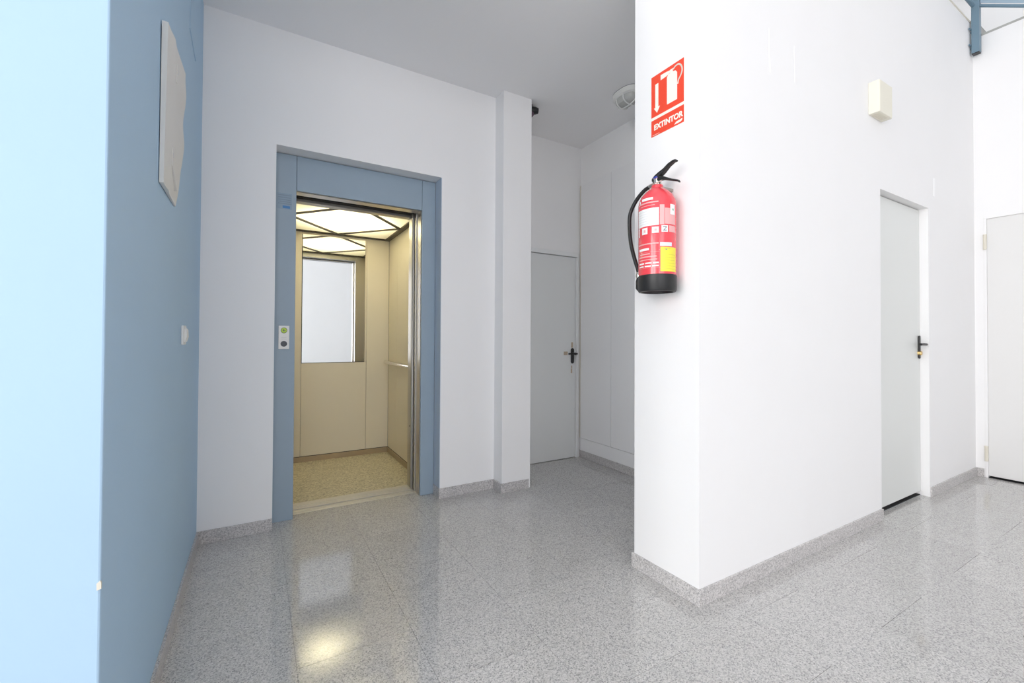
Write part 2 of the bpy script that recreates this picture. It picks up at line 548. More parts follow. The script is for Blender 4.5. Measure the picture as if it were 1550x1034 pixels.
# ------------------------------------------------------------ doors
def lever_handle(parent, origin, face, lever_dir, plate=(0.03, 0.155), lever=0.115, name='door_handle'):
    """black back plate, neck and lever; face = outward normal, lever_dir = along the door"""
    ox, oy, oz = origin
    fx, fy = face
    lx, ly = lever_dir
    bm = bmesh.new()
    pw, ph = plate
    # plate (rounded ends)
    pts = []
    for i in range(9):
        a = math.pi*i/8
        pts.append((pw/2*math.cos(a), ph/2-pw/2+pw/2*math.sin(a)-0.02))
    for i in range(9):
        a = math.pi+math.pi*i/8
        pts.append((pw/2*math.cos(a), -ph/2+pw/2+pw/2*math.sin(a)-0.02))
    A = [bm.verts.new((ox+lx*p[0], oy+ly*p[0], oz+p[1])) for p in pts]
    B = [bm.verts.new((ox+lx*p[0]+fx*0.008, oy+ly*p[0]+fy*0.008, oz+p[1])) for p in pts]
    bm.faces.new(A)
    bm.faces.new(B[::-1])
    for i in range(len(pts)):
        j = (i+1) % len(pts)
        bm.faces.new([A[i], B[i], B[j], A[j]])
    h = link(name, bm, BLACKM, parent, 0.0015, True)
    bm = bmesh.new()
    P = lambda a, o_, z=0: (ox+lx*a+fx*o_, oy+ly*a+fy*o_, oz+z)
    tube(bm, catmull([P(0, 0.006), P(0, 0.03), P(0.006, 0.044), P(0.03, 0.048), P(lever*0.6, 0.048, 0.002), P(lever, 0.045, 0.0)], 6), 0.008, 12)
    link('lever', bm, BLACKM, h, 0, True)
    return h


# door_1: corridor door (grey-white leaf, frame right and top)
d = thing('door_1', 'grey-white door at the end of the corridor with a black lever handle', 'door', (2.19, YK, 0))
d['kind'] = 'structure'
boxes('door_leaf', [(1.811, 2.587, YK+0.012, YK+0.05, 0.004, 1.876)], DOORG, d, 0.002)
boxes('door_frame', [(2.590, 2.613, YK-0.012, YK+0.06, 0, 1.8795), (1.785, 1.808, YK-0.012, YK+0.06, 0, 1.8795), (1.785, 2.613, YK-0.012, YK+0.06, 1.880, 1.919)], DOORF, d, 0.002)
h = lever_handle(d, (2.553, YK+0.012, 0.972), (0, -1), (-1, 0), (0.036, 0.145), 0.075)
bm = bmesh.new()
disc(bm, (2.553, YK+0.0125, 0.972), 'y', 0.012, -0.05, 0.0)
tube(bm, [(2.553, YK-0.03, 0.972), (2.580, YK-0.032, 0.972)], 0.008, 10)
link('handle_stub', bm, BLACKM, h, 0, True)
for z0, z1, x0, x1 in ((1.028, 1.078, 2.541, 2.562), (0.835, 0.86, 2.541, 2.553), (0.790, 0.832, 2.537, 2.553), (0.960, 0.992, 2.455, 2.500)):
    boxes('filler_mark', [(x0, x1, YK+0.0105, YK+0.0125, z0, z1)], MARK, d)

# door_2: recessed door in the long wall
d = thing('door_2', 'grey-white door recessed in the long white wall with a slim black handle', 'door', ((D0+D1)/2, DY, 0))
d['kind'] = 'structure'
boxes('door_leaf', [(D0+0.003, D1-0.003, DY, DY+0.038, 0.030, DZ-0.006)], DOORW, d, 0.002)
boxes('door_gap_shade', [(D0, D1, DY+0.004, DY+0.05, 0.0, 0.004)], DARK, d)  # dark strip on the floor: colours in the shade under the leaf
h = lever_handle(d, (D1-0.034, DY-0.003, 1.085), (0, -1), (-1, 0), (0.022, 0.165), 0.11)
bm = bmesh.new()
disc(bm, (D1-0.034, DY, 1.022), 'y', 0.014, -0.020, 0.0, 20, 0.017)
link('lock_cylinder', bm, BRASS, d, 0.001, True)

# door_3: end wall door
d = thing('door_3', 'wide off-white door in the far right end wall, cut by the frame edge', 'door', (XE, (E0+E1)/2, 0))
d['kind'] = 'structure'
boxes('door_leaf', [(XE+0.012, XE+0.05, E0+0.012, E1-0.012, 0.014, EZ-0.012)], DOORE, d, 0.002)
boxes('door_frame', [(XE-0.004, XE+0.055, E1-0.012, E1+0.004, 0, EZ-0.0125), (XE-0.004, XE+0.055, E0-0.004, E0+0.012, 0, EZ-0.0125), (XE-0.004, XE+0.055, E0-0.004, E1+0.004, EZ-0.012, EZ+0.004)], WHITE, d, 0.001)
for z in (1.922, 0.195):
    bm = bmesh.new()
    disc(bm, (XE-0.008, E1-0.004, z), 'z', 0.011, -0.062, 0.062, 14)
    link('hinge', bm, CREAM, d, 0.001, True)
boxes('door_gap_shade', [(XE+0.004, XE+0.06, E0+0.012, E1-0.012, 0.0, 0.003)], DARK, d)  # black line standing in for the shaded gap below the leaf

# ------------------------------------------------------------ flush cupboard in the corridor
cl = thing('built_in_cupboard', 'tall flush white cupboard built into the right side of the corridor', 'cupboard', (XC, 2.4, 0.069))
ys = [3.215, 2.806, 2.400, 1.995, 1.590]
for a, b in zip(ys, ys[1:]):
    boxes('cupboard_door', [(XC-0.018, XC-0.002, b+0.0016, a-0.0016, 0.1865, 2.555)], CLOSET, cl, 0.0012)
boxes('plinth', [(XC-0.014, XC-0.001, ys[-1], 3.222, BH+0.001, 0.183)], CLOSET, cl, 0.001)
boxes('edge_strip', [(XC-0.016, XC-0.001, 3.217, 3.228, 0.186, 2.558)], CREAM, cl)

# ------------------------------------------------------------ lift landing frame
lf = thing('lift_door_frame', 'steel blue enamelled frame round the open lift doorway', 'door frame', (0.6, YF, 0))
tag(boxes('jamb', [(O0+0.002, 0.2005, YF, YF+0.020, 0.0, ZO-0.004)], STEELBLUE, lf, 0.0015), 'wide steel blue jamb carrying the call panel')
boxes('jamb', [(1.0025, 1.1025, YF, YF+0.020, 0.0, ZO-0.004)], STEELBLUE, lf, 0.004)
boxes('header', [(0.2025, 1.0005, YF, YF+0.020, 2.018, ZO-0.004)], STEELBLUE, lf, 0.0015)
boxes('seam_backing', [(0.195, 1.01, YF+0.0202, YF+0.026, 2.03, ZO-0.01)], DARK, lf)
tag(boxes('jamb_return', [(1.000, 1.012, YF+0.0205, 3.082, 0.0, 2.03)], STEEL, lf), 'brushed steel return of the right jamb')
tag(boxes('jamb_return', [(0.188, 0.200, YF+0.0205, 3.082, 0.0, 2.03)], STEEL, lf), 'brushed steel return of the left jamb')
tag(boxes('header_return', [(0.2005, 0.9995, YF+0.0265, 3.082, 2.017, 2.028)], STEEL, lf), 'brushed steel underside of the header')
# landing door panels parked at the right, edges in view
boxes('door_panel', [(0.993, 1.060, 3.088, 3.112, 0.006, 2.05)], STEELD, lf, 0.001)
boxes('door_panel', [(1.006, 1.070, 3.118, 3.136, 0.006, 2.05)], STEELD, lf, 0.001)
boxes('door_track', [(0.15, 1.10, 3.085, 3.138, 2.045, 2.11)], DARK, lf)
boxes('shaft_lining', [(1.075, 1.11, 3.052, 3.14, 0.0, 2.2), (0.09, 0.15, 3.052, 3.14, 0.0, 2.2), (0.0, 1.2, 3.052, 3.14, 2.12, 2.16)], DARK, lf)
sill = boxes('door_sill', [(0.188, 1.07, 3.066, 3.096, -0.02, 0.001), (0.188, 1.07, 3.101, 3.128, -0.02, 0.001)], ALU, lf, 0.0008)
boxes('sill_groove', [(0.188, 1.07, 3.064, 3.145, -0.05, -0.024)], DARK, lf)
# small sticker on the left jamb
st = boxes('sticker', [(0.098, 0.176, YF-0.0006, YF, 1.893, 1.990)], mat('clear_sticker', (0.25, 0.35, 0.45, 1), 0.3, var=(40, 0.1)), lf)
st['label'] = 'faded notice sticker with grey lines and a small blue mark'
for z, a, b in ((1.978, 0.102, 0.172), (1.964, 0.102, 0.170), (1.950, 0.104, 0.170), (1.938, 0.108, 0.168), (1.926, 0.102, 0.174)):
    boxes('text_line', [(a, b, YF-0.0012, YF-0.0006, z-0.0022, z+0.0022)], INKLOW, st)
boxes('blue_mark', [(0.126, 0.166, YF-0.0012, YF-0.0006, 1.899, 1.914)], INKBLUE, st)

# call panel
cp_ = thing('call_panel', 'small white call panel with green display and black button on the left lift jamb', 'call panel', (0.141, YF, 1.041))
boxes('plate', [(0.1115, 0.1695, YF-0.010, YF, 1.041, 1.183)], PLASTIC, cp_, 0.003)
for z, mm, nm in ((1.154, GREENB, 'display'), (1.073, BTN, 'button')):
    bm = bmesh.new()
    disc(bm, (0.1405, YF-0.0102, z), 'y', 0.0175, -0.0022, 0.0, 28)
    link('ring', bm, BTN, cp_, 0, True)
    bm = bmesh.new()
    disc(bm, (0.1405, YF-0.0124, z), 'y', 0.0150, -0.0022, 0.0, 28)
    o = link(nm, bm, mm, cp_, 0.0006, True)
    if nm == 'display':
        bm = bmesh.new()
        prism(bm, [(0.133, z+0.002), (0.139, z+0.007), (0.1395, z+0.003), (0.148, z+0.001), (0.148, z-0.002), (0.1395, z-0.001), (0.139, z-0.007)], 'y', YF-0.0152, YF-0.0146)
        link('arrow_mark', bm, BTN, o)
boxes('print_line', [(0.126, 0.155, YF-0.0106, YF-0.010, 1.109, 1.112), (0.126, 0.155, YF-0.0106, YF-0.010, 1.101, 1.103)], INKGREY, cp_)

# ------------------------------------------------------------ lift car
CX0, CX1, CY0, CY1, CZ = 0.150, 1.115, 3.262, 4.310, 2.067
car = thing('lift_car', 'open lift car with cream panels, mirror and lit ceiling', 'lift', (0.63, 3.78, 0))
boxes('car_floor', [(CX0, CX1, 3.262, CY1, -0.03, 0.0)], CARG, car)
boxes('car_sill', [(0.188, 1.03, 3.150, 3.170, -0.02, 0.001), (0.188, 1.03, 3.176, 3.198, -0.02, 0.001), (0.188, 1.03, 3.204, 3.262, -0.02, 0.001)], ALU, car, 0.0008)
boxes('sill_backing', [(0.188, 1.03, 3.172, 3.262, -0.03, -0.012)], DARK, car)
boxes('car_shell', [(CX0-0.03, CX1+0.03, CY1+0.012, CY1+0.03, 0, 2.3), (CX0-0.03, CX0-0.012, 3.262, CY1+0.03, 0, 2.3), (CX1+0.012, CX1+0.03, 3.262, CY1+0.03, 0, 2.3), (CX0-0.03, CX1+0.03, 3.262, CY1+0.03, 2.28, 2.3)], DARK, car)
GAP = 0.0022
# back wall: side panels, lower middle panel, mirror
for a, b, z0, z1 in ((CX0, 0.341, 0.05, CZ+0.02), (0.341, 0.904, 0.05, 0.879), (0.904, CX1, 0.05, CZ+0.02)):
    boxes('back_panel', [(a+GAP/2, b-GAP/2, CY1, CY1+0.012, z0, z1)], LAMIN, car, 0.0015)
boxes('mirror', [(0.346, 0.887, CY1-0.001, CY1+0.010, 0.884, 2.040)], MIRROR, car)
tag(boxes('back_panel', [(0.888, 0.903, CY1, CY1+0.012, 0.881, CZ+0.02), (0.342, 0.8875, CY1+0.001, CY1+0.012, 2.041, CZ+0.02)], LAMIN, car), 'narrow cream strip framing the mirror')
# side walls
for a, b in ((3.275, 3.640), (3.640, 4.013), (4.013, CY1)):
    boxes('side_panel', [(CX1, CX1+0.012, a+GAP/2, b-GAP/2, 0.05, CZ+0.02)], LAMIN, car, 0.0015)
    boxes('side_panel', [(CX0-0.012, CX0, a+GAP/2, b-GAP/2, 0.05, CZ+0.02)], LAMIN, car, 0.0015)
boxes('kick_strip', [(CX0, CX1, CY1-0.008, CY1, 0.0, 0.046)], KICK, car, 0.001)
boxes('kick_strip', [(CX1-0.008, CX1, 3.275, CY1-0.008, 0.0, 0.046)], KICK, car, 0.001)
boxes('kick_strip', [(CX0, CX0+0.008, 3.275, CY1-0.008, 0.0, 0.046)], KICK, car, 0.001)
# front: return panels and header (steel, seen in the mirror)
tag(boxes('front_post', [(0.992, CX1+0.012, 3.148, 3.262, 0.0, 2.10)], STEEL, car, 0.002), 'brushed steel door post at the right')
tag(boxes('front_post', [(CX0-0.012, 0.200, 3.148, 3.262, 0.0, 2.10)], STEEL, car, 0.002), 'brushed steel door post at the left')
boxes('front_header', [(0.200, 0.992, 3.200, 3.262, 2.012, 2.12)], STEELD, car, 0.002)
boxes('door_track', [(0.200, 0.992, 3.148, 3.198, 2.03, 2.12)], DARK, car)
tag(boxes('door_panel', [(0.983, 0.992, 3.150, 3.176, 0.008, 2.03)], STEELD, car, 0.001), 'edge of the parked lift car door')
# handrail on the right wall
bm = bmesh.new()
tube(bm, [(CX1-0.040, 3.45, 0.876), (CX1-0.040, 4.275, 0.876)], 0.0165, 18)
hr = link('handrail', bm, CHROME, car, 0, True)
for y in (3.52, 4.22):
    bm = bmesh.new()
    disc(bm, (CX1-0.040, y, 0.876), 'x', 0.009, 0.0, 0.040, 14)
    link('rail_bracket', bm, CHROME, hr, 0, True)
bm = bmesh.new()
disc(bm, (1.0, 3.200, 0.455), 'x', 0.006, -0.012, 0.0, 14)
link('buffer_button', bm, RUBBER, car, 0, True)
# ceiling: light box, diffuser panes and brown strips (rhombus inside a rectangle)
boxes('light_box', [(CX0, CX1, 3.262, 3.268, CZ+0.02, 2.24), (CX0, CX1, CY1-0.006, CY1, CZ+0.02, 2.24), (CX0, CX0+0.006, 3.262, CY1, CZ+0.02, 2.24), (CX1-0.006, CX1, 3.262, CY1, CZ+0.02, 2.24), (CX0, CX1, 3.262, CY1, 2.24, 2.25)],
      PLASTIC, car)
fx0, fx1, fy0, fy1 = CX0+0.045, CX1-0.045, 3.262+0.030, CY1-0.028
mx_, my_ = (fx0+fx1)/2, (fy0+fy1)/2
rh = [(fx0, my_), (mx_, fy1), (fx1, my_), (mx_, fy0)]


def pane(name, pts):
    bm = bmesh.new()
    bm.faces.new([bm.verts.new((p[0], p[1], CZ+0.004)) for p in pts])
    return link(name, bm, DIFF, car)


pane('diffuser', rh)
for cx, cy, p, q in ((fx0, fy1, rh[0], rh[1]), (fx1, fy1, rh[1], rh[2]), (fx1, fy0, rh[2], rh[3]), (fx0, fy0, rh[3], rh[0])):
    pane('corner_diffuser', [p, (cx, cy), q])


def strip(name, p, q, wd, z0=CZ-0.006, z1=CZ+0.003):
    p, q = Vector(p), Vector(q)
    n = Vector((-(q-p).y, (q-p).x)).normalized()*wd/2
    bm = bmesh.new()
    prism(bm, [tuple(p+n), tuple(q+n), tuple(q-n), tuple(p-n)], 'z', z0, z1)
    link(name, bm, GRIDM, car)


for a, b in zip(rh, rh[1:]+rh[:1]):
    strip('ceiling_strip', a, b, 0.026)
boxes('ceiling_border', [(CX0, fx0, 3.262, CY1, CZ-0.008, CZ+0.02), (fx1, CX1, 3.262, CY1, CZ-0.008, CZ+0.02), (fx0, fx1, 3.262, fy0, CZ-0.008, CZ+0.02), (fx0, fx1, fy1, CY1, CZ-0.008, CZ+0.02)], GRIDM, car)
l = bpy.data.lights.new('car_lamp', 'AREA')
l.shape, l.size, l.energy, l.color = 'DISK', 0.30, 38, (1.0, 0.90, 0.64)
lo = bpy.data.objects.new('car_lamp', l)
lo.location = (mx_, my_, 2.165)
C.objects.link(lo)

# ------------------------------------------------------------ wall objects left
# warped off-white cover on the blue wall
wc = thing('wall_cover', 'off-white warped plastic cover panel hung on the sky blue wall', 'cover panel', (XB, 1.86, 1.588))
NY, NZ = 14, 26
y_l = lambda t: 1.713+0.002*t
z_b, z_t = 1.592, 2.098


def bulge(s, t):
    """stand-off from the wall; s along the wall 0..1, t up 0..1"""
    base = 0.010+0.006*t
    right = 0.002+0.018*min(1, t*3.2)+0.008*t*t+0.0035*math.sin(t*17+0.5)*min(1, t*2)
    ridge = 0.006*math.exp(-((s-0.28)/0.10)**2)
    return base*(1-s)+right*s+ridge*(0.6+0.4*math.sin(t*9))


bm = bmesh.new()
V = {}
for i in range(NY+1):
    for j in range(NZ+1):
        s, t = i/NY, j/NZ
        y = 1.713+0.292*s+0.012*s*t+0.006*math.sin(t*14)*s
        z = z_b+(z_t-z_b)*t
        V[i, j, 1] = bm.verts.new((XB+bulge(s, t)+0.003, y, z))
        V[i, j, 0] = bm.verts.new((XB+bulge(s, t)*0.2, y, z))
for i in range(NY):
    for j in range(NZ):
        bm.faces.new([V[i, j, 1], V[i+1, j, 1], V[i+1, j+1, 1], V[i, j+1, 1]])
        bm.faces.new([V[i, j, 0], V[i, j+1, 0], V[i+1, j+1, 0], V[i+1, j, 0]])
for i in range(NY):
    for j in (0, NZ):
        bm.faces.new([V[i, j, 0], V[i+1, j, 0], V[i+1, j, 1], V[i, j, 1]])
for j in range(NZ):
    for i in (0, NY):
        bm.faces.new([V[i, j, 0], V[i, j+1, 0], V[i, j+1, 1], V[i, j, 1]])
link('panel', bm, OFFW, wc, 0, True)
for yc, zc_ in ((1.843, 2.005), (1.815, 1.712)):
    s_, t_ = (yc-1.713)/0.30, (zc_-z_b)/(z_t-z_b)
    xb_ = XB+bulge(s_, t_)+0.003
    bm = bmesh.new()
    pts = [(yc+0.011*math.cos(a*math.pi/8), zc_+0.034*math.sin(a*math.pi/8)) for a in range(16)]
    prism(bm, pts, 'x', xb_-0.004, xb_+0.003)
    lt = link('latch', bm, OFFW, wc, 0.0015)
    boxes('slot', [(xb_+0.003, xb_+0.0036, yc-0.002, yc+0.003, zc_-0.004, zc_+0.012)], INKGREY, lt)
s_, t_ = 0.55, 0.10
bm = bmesh.new()
prism(bm, [(1.80, 1.700), (1.83, 1.700), (1.96, 1.640), (1.93, 1.628)], 'x', XB+0.008, XB+0.0195)
link('fold', bm, OFFW, wc, 0.002)

# light switch on the blue wall
sw = thing('light_switch', 'small white light switch on the blue wall next to the corner', 'switch', (XB, 2.265, 1.08))
boxes('plate', [(XB, XB+0.009, 2.222, 2.304, 1.080, 1.160)], PLASTIC, sw, 0.003)
bm = bmesh.new()
prism(bm, [(XB+0.009, 1.090), (XB+0.0135, 1.092), (XB+0.019, 1.112), (XB+0.0175, 1.140), (XB+0.0115, 1.150), (XB+0.009, 1.150)], 'y', 2.234, 2.292)
link('rocker', bm, PLASTIC, sw, 0.0015)

# ------------------------------------------------------------ extinguisher sign
XS = XQ-0.0016
sg = thing('fire_extinguisher_sign', 'red EXTINTOR sign with arrow and extinguisher symbol high on the pillar end', 'sign', (XQ, 1.351, 2.066))
boxes('plate', [(XS, XQ, 1.2585, 1.444, 2.066, 2.3515)], SIGNWH, sg)
boxes('red_field', [(XS-0.0004, XS, 1.261, 1.4435, 2.1575, 2.351)], SIGNRED, sg)
boxes('red_field', [(XS-0.0004, XS, 1.261, 1.4435, 2.0665, 2.1435)], SIGNRED, sg)


def sign_poly(name, pts, z=0.0009):
    bm = bmesh.new()
    prism(bm, pts, 'x', XS-z, XS-0.0004)
    return link(name, bm, SIGNWH, sg)


sign_poly('arrow_symbol', [(1.4200, 2.308), (1.4020, 2.308), (1.4020, 2.198), (1.3920, 2.198), (1.4095, 2.171), (1.4280, 2.198), (1.4200, 2.198)])
sym = sign_poly('extinguisher_symbol', [(1.3525, 2.306), (1.3460, 2.317), (1.3340, 2.3195), (1.3340, 2.334), (1.3200, 2.334), (1.3200, 2.3195), (1.3050, 2.316), (1.2965, 2.304), (1.2965, 2.183), (1.3525, 2.183)])
sign_poly('nozzle_symbol', [(1.3885, 2.337), (1.3885, 2.313), (1.3560, 2.3150), (1.3345, 2.3210), (1.3345, 2.3320), (1.3560, 2.3350)], 0.0010)
hp = catmull([(1.318, 2.328, 0), (1.304, 2.336, 0), (1.287, 2.335, 0), (1.2735, 2.319, 0), (1.2705, 2.297, 0), (1.2790, 2.279, 0), (1.2890, 2.266, 0), (1.2930, 2.250, 0)], 5)
bm = bmesh.new()
for a, b in zip(hp, hp[1:]):
    n = Vector((-(b-a).y, (b-a).x, 0)).normalized()*0.0034
    e = (b-a)*0.15
    prism(bm, [(p.x, p.y) for p in (a-e+n, b+e+n, b+e-n, a-e-n)], 'x', XS-0.0009, XS-0.0004)
link('hose_symbol', bm, SIGNWH, sg)
me = text_mesh('EXTINTOR', 0.0345, 0.0015)
me.materials.append(SIGNWH)
xs = [v.co.x for v in me.vertices]
ysz = [v.co.y for v in me.vertices]
tw, th_ = max(xs)-min(xs), max(ysz)-min(ysz)
o = bpy.data.objects.new('lettering', me)
C.objects.link(o)
o.rotation_euler = (R(90), 0, R(-90))
o.scale = (0.162/tw, 0.0275/th_, 1)
o.location = (XS-0.0006, 1.3475, 2.095)
o.parent = sg
o.matrix_parent_inverse = Matrix.Translation(-sg.location)
bm = bmesh.new()
prism(bm, [(1.312, 2.0735), (1.302, 2.0835), (1.268, 2.0865), (1.270, 2.078), (1.280, 2.0735)], 'x', XS-0.0008, XS-0.0004)
link('small_print', bm, SIGNWH, sg)
sign_poly('small_print', [(1.436, 2.0715), (1.396, 2.0715), (1.396, 2.0732), (1.436, 2.0732)])

# ------------------------------------------------------------ fire extinguisher
EX, EY, ER = 1.514, 1.330, 0.0795
ex = thing('fire_extinguisher', 'red fire extinguisher with black base hanging on the white pillar', 'fire extinguisher', (EX, EY, 1.318))
bm = bmesh.new()
lathe(bm, [(0, 1.330), (0.05, 1.330), (ER, 1.345), (ER, 1.700), (ER-0.003, 1.718), (ER-0.012, 1.738), (0.050, 1.758), (0.034, 1.770), (0.026, 1.776), (0.024, 1.788), (0, 1.788)], EX, EY, 56)
link('cylinder', bm, EXTRED, ex, 0, True)
bm = bmesh.new()
lathe(bm, [(0, 1.336), (0.066, 1.336), (0.069, 1.318), (0.077, 1.319), (ER+0.0018, 1.326), (ER+0.0018, 1.389), (ER+0.0002, 1.390)], EX, EY, 56)
link('base_ring', bm, RUBBER, ex, 0, True)
bm = bmesh.new()
lathe(bm, [(0, 1.788), (0.021, 1.788), (0.021, 1.797), (0.015, 1.800), (0.015, 1.815), (0.018, 1.818), (0, 1.82)], EX, EY, 24)
tube(bm, [(EX, EY, 1.800), (EX, EY+0.045, 1.796)], 0.009, 14)
link('valve', bm, CHROME, ex, 0, True)
bm = bmesh.new()
tube(bm, [(EX-0.010, EY-0.035, 1.800), (EX-0.030, EY-0.010, 1.790), (EX-0.028, EY+0.02, 1.792)], 0.002, 8)
link('safety_pin', bm, CHROME, ex, 0, True)
bm = bmesh.new()
lathe(bm, [(0, 1.816), (0.017, 1.816), (0.017, 1.826), (0, 1.828)], EX, EY, 24)
link('valve_collar', bm, BLUECAP, ex, 0, True)


def blade(pts, w0):
    """flat curved lever: pts = (y offset, z centre, half thickness, half width)"""
    bm = bmesh.new()
    rings = []
    for yo, zc_, th, hw in pts:
        rings.append([bm.verts.new((EX+sx*hw, EY+yo, zc_+sz*th)) for sx, sz in ((-1, -1), (-1, 1), (1, 1), (1, -1))])
    for a, b in zip(rings, rings[1:]):
        for k in range(4):
            bm.faces.new([a[k], a[(k+1) % 4], b[(k+1) % 4], b[k]])
    bm.faces.new(rings[0][::-1])
    bm.faces.new(rings[-1])
    return bm


link('squeeze_lever', blade([(0.022, 1.816, 0.006, 0.012), (0.005, 1.824, 0.010, 0.013), (-0.015, 1.832, 0.010, 0.013), (-0.040, 1.842, 0.008, 0.012), (-0.065, 1.858, 0.006, 0.011), (-0.090, 1.866, 0.005, 0.010), (-0.104, 1.865, 0.004, 0.009)], 0), RUBBER, ex, 0.003, True)
link('carry_handle', blade([(0.018, 1.810, 0.006, 0.011), (-0.020, 1.815, 0.009, 0.012), (-0.035, 1.812, 0.008, 0.012), (-0.060, 1.800, 0.006, 0.011), (-0.085, 1.788, 0.0045, 0.010), (-0.112, 1.777, 0.004, 0.008), (-0.118, 1.770, 0.004, 0.007)], 0), RUBBER, ex, 0.003, True)
hose_pts = catmull([(EX, EY+0.043, 1.796), (EX-0.003, EY+0.075, 1.785), (EX-0.006, EY+0.118, 1.752), (EX-0.010, EY+0.150, 1.700), (EX-0.010, EY+0.155, 1.640),
                    (EX-0.010, EY+0.146, 1.560), (EX-0.010, EY+0.125, 1.490), (EX-0.008, EY+0.104, 1.430), (EX-0.008, EY+0.100, 1.405)], 8)
bm = bmesh.new()
tube(bm, hose_pts, 0.0088, 14)
link('hose', bm, RUBBER, ex, 0, True)
bm = bmesh.new()
lathe(bm, [(0, 1.392), (0.011, 1.392), (0.013, 1.400), (0.012, 1.412), (0.009, 1.418), (0, 1.418)], EX-0.008, EY+0.100, 16)
link('hose_collar', bm, CHROME, ex, 0, True)
bm = bmesh.new()
lathe(bm, [(0, 1.335), (0.007, 1.335), (0.013, 1.345), (0.013, 1.378), (0.009, 1.392), (0, 1.392)], EX-0.008, EY+0.100, 16)
link('nozzle', bm, RUBBER, ex, 0, True)
boxes('hose_clip', [(EX-0.016, EX-0.004, EY+0.076, EY+0.092, 1.340, 1.372)], RUBBER, ex, 0.001)
boxes('wall_bracket', [(EX+ER-0.002, XQ, EY-0.018, EY+0.018, 1.62, 1.74), (EX+0.010, XQ, EY-0.012, EY+0.012, 1.775, 1.787)], STEELD, ex, 0.001)


def patch(name, a0, a1, z0, z1, m, parent, off=0.0006):
    n = max(2, int(abs(a1-a0)/5))
    bm = bmesh.new()
    r = ER+off
    A = [bm.verts.new((EX+r*math.cos(R(a0+(a1-a0)*i/n)), EY+r*math.sin(R(a0+(a1-a0)*i/n)), z0)) for i in range(n+1)]
    B = [bm.verts.new((v.co.x, v.co.y, z1)) for v in A]
    for i in range(n):
        bm.faces.new([A[i], A[i+1], B[i+1], B[i]])
    return link(name, bm, m, parent, 0, True)


lb = patch('label', 148, 226.5, 1.596, 1.671, LABELW, ex)
lb['label'] = 'white instruction panel of printed lines'
for k in range(6):
    patch('text_line', 152, 222, 1.606+k*0.0105, 1.6072+k*0.0105, INKGREY, lb, 0.001)
patch('label', 171, 209, 1.706, 1.717, LABELW, ex)['label'] = 'white line of lettering near the shoulder'
bm_ = patch('flame_mark', 157, 164, 1.700, 1.712, LABELW, ex)
patch('text_line', 150, 225, 1.693, 1.6985, LABELP, ex)
patch('text_line', 165, 215, 1.682, 1.6845, LABELP, ex)
patch('label', 229, 242.5, 1.598, 1.682, LABELP, ex)['label'] = 'pale pink column of small print'
lp = patch('label', 243.8, 285, 1.600, 1.668, LABELP, ex)
lp['label'] = 'pale pink block of small print at the right'
tg = patch('label', 262, 283, 1.642, 1.686, LABELW, ex, 0.0012)
tg['label'] = 'white tag with a green mark at the right edge'
patch('green_mark', 270, 276, 1.660, 1.668, mat('green_print', (0.25, 0.55, 0.35, 1), 0.5), tg, 0.0018)
for a0, a1, z0, z1 in ((150, 158, 1.556, 1.594), (171, 192, 1.562, 1.590), (206, 226, 1.563, 1.589)):
    pb = patch('pictogram', a0, a1, z0, z1, LABELW, ex)
    patch('pictogram_mark', a0+(a1-a0)*0.35, a0+(a1-a0)*0.7, z0+0.008, z1-0.008, LABELP, pb, 0.001)
zb = patch('pictogram', 234, 254, 1.5665, 1.594, LABELW, ex)
for a0, a1, z0, z1 in ((238, 250, 1.586, 1.590), (238, 250, 1.571, 1.575), (241, 244, 1.575, 1.579), (243.5, 246.5, 1.579, 1.583), (246, 249, 1.582, 1.587)):
    patch('pictogram_mark', a0, a1, z0, z1, INK, zb, 0.001)
patch('pictogram', 258, 285, 1.567, 1.594, LABELP, ex)
patch('rule_line', 229, 262, 1.595, 1.5956, INK, ex, 0.0008)
for a0, a1, z0, z1, m in ((152, 226, 1.517, 1.522, LABELP), (156, 197, 1.492, 1.502, LABELW), (226, 230, 1.49, 1.4912, LABELP), (152, 228, 1.4835, 1.4845, LABELP), (160, 200, 1.474, 1.479, LABELP),
                          (154, 220, 1.462, 1.467, LABELP), (156, 222, 1.450, 1.4535, LABELP), (156, 180, 1.434, 1.440, LABELW), (184, 205, 1.434, 1.440, LABELW), (209, 226, 1.434, 1.440, LABELW),
                          (156, 178, 1.421, 1.427, LABELW), (182, 203, 1.421, 1.427, LABELW), (207, 226, 1.421, 1.427, LABELW), (152, 232, 1.4165, 1.4172, LABELP)):
    patch('text_line', a0, a1, z0, z1, m, ex)
patch('label', 230, 268.5, 1.5065, 1.5225, mat('label_pale_blue', (0.70, 0.78, 0.90, 1), 0.4), ex)['label'] = 'pale blue-white strip above the yellow sticker'
ys_ = patch('sticker', 231, 290, 1.3995, 1.5025, YELLOW, ex, 0.0008)
ys_['label'] = 'yellow inspection sticker with printed lines'
patch('mark', 246, 251, 1.490, 1.494, INK, ys_, 0.0014)
patch('text_line', 240, 262, 1.496, 1.4972, INK, ys_, 0.0014)
for k in range(6):
    patch('text_line', 234, 284, 1.410+k*0.012, 1.4112+k*0.012, YINK, ys_, 0.0014)

# ------------------------------------------------------------ beige box on the long wall
bb = thing('wall_box', 'small beige plastic box high on the long white wall', 'electrical box', (3.29, YQ, 2.486))
bm = bmesh.new()
prism(bm, [(3.200, YQ), (3.200, 1.139), (3.207, 1.131), (3.378, 1.131), (3.385, 1.139), (3.385, YQ)], 'z', 2.486, 2.680)
link('housing', bm, BEIGE, bb, 0.003)
boxes('grille', [(3.225+0.016*k, 3.233+0.016*k, 1.142, 1.176, 2.484, 2.4865) for k in range(8)], CREAM, bb)

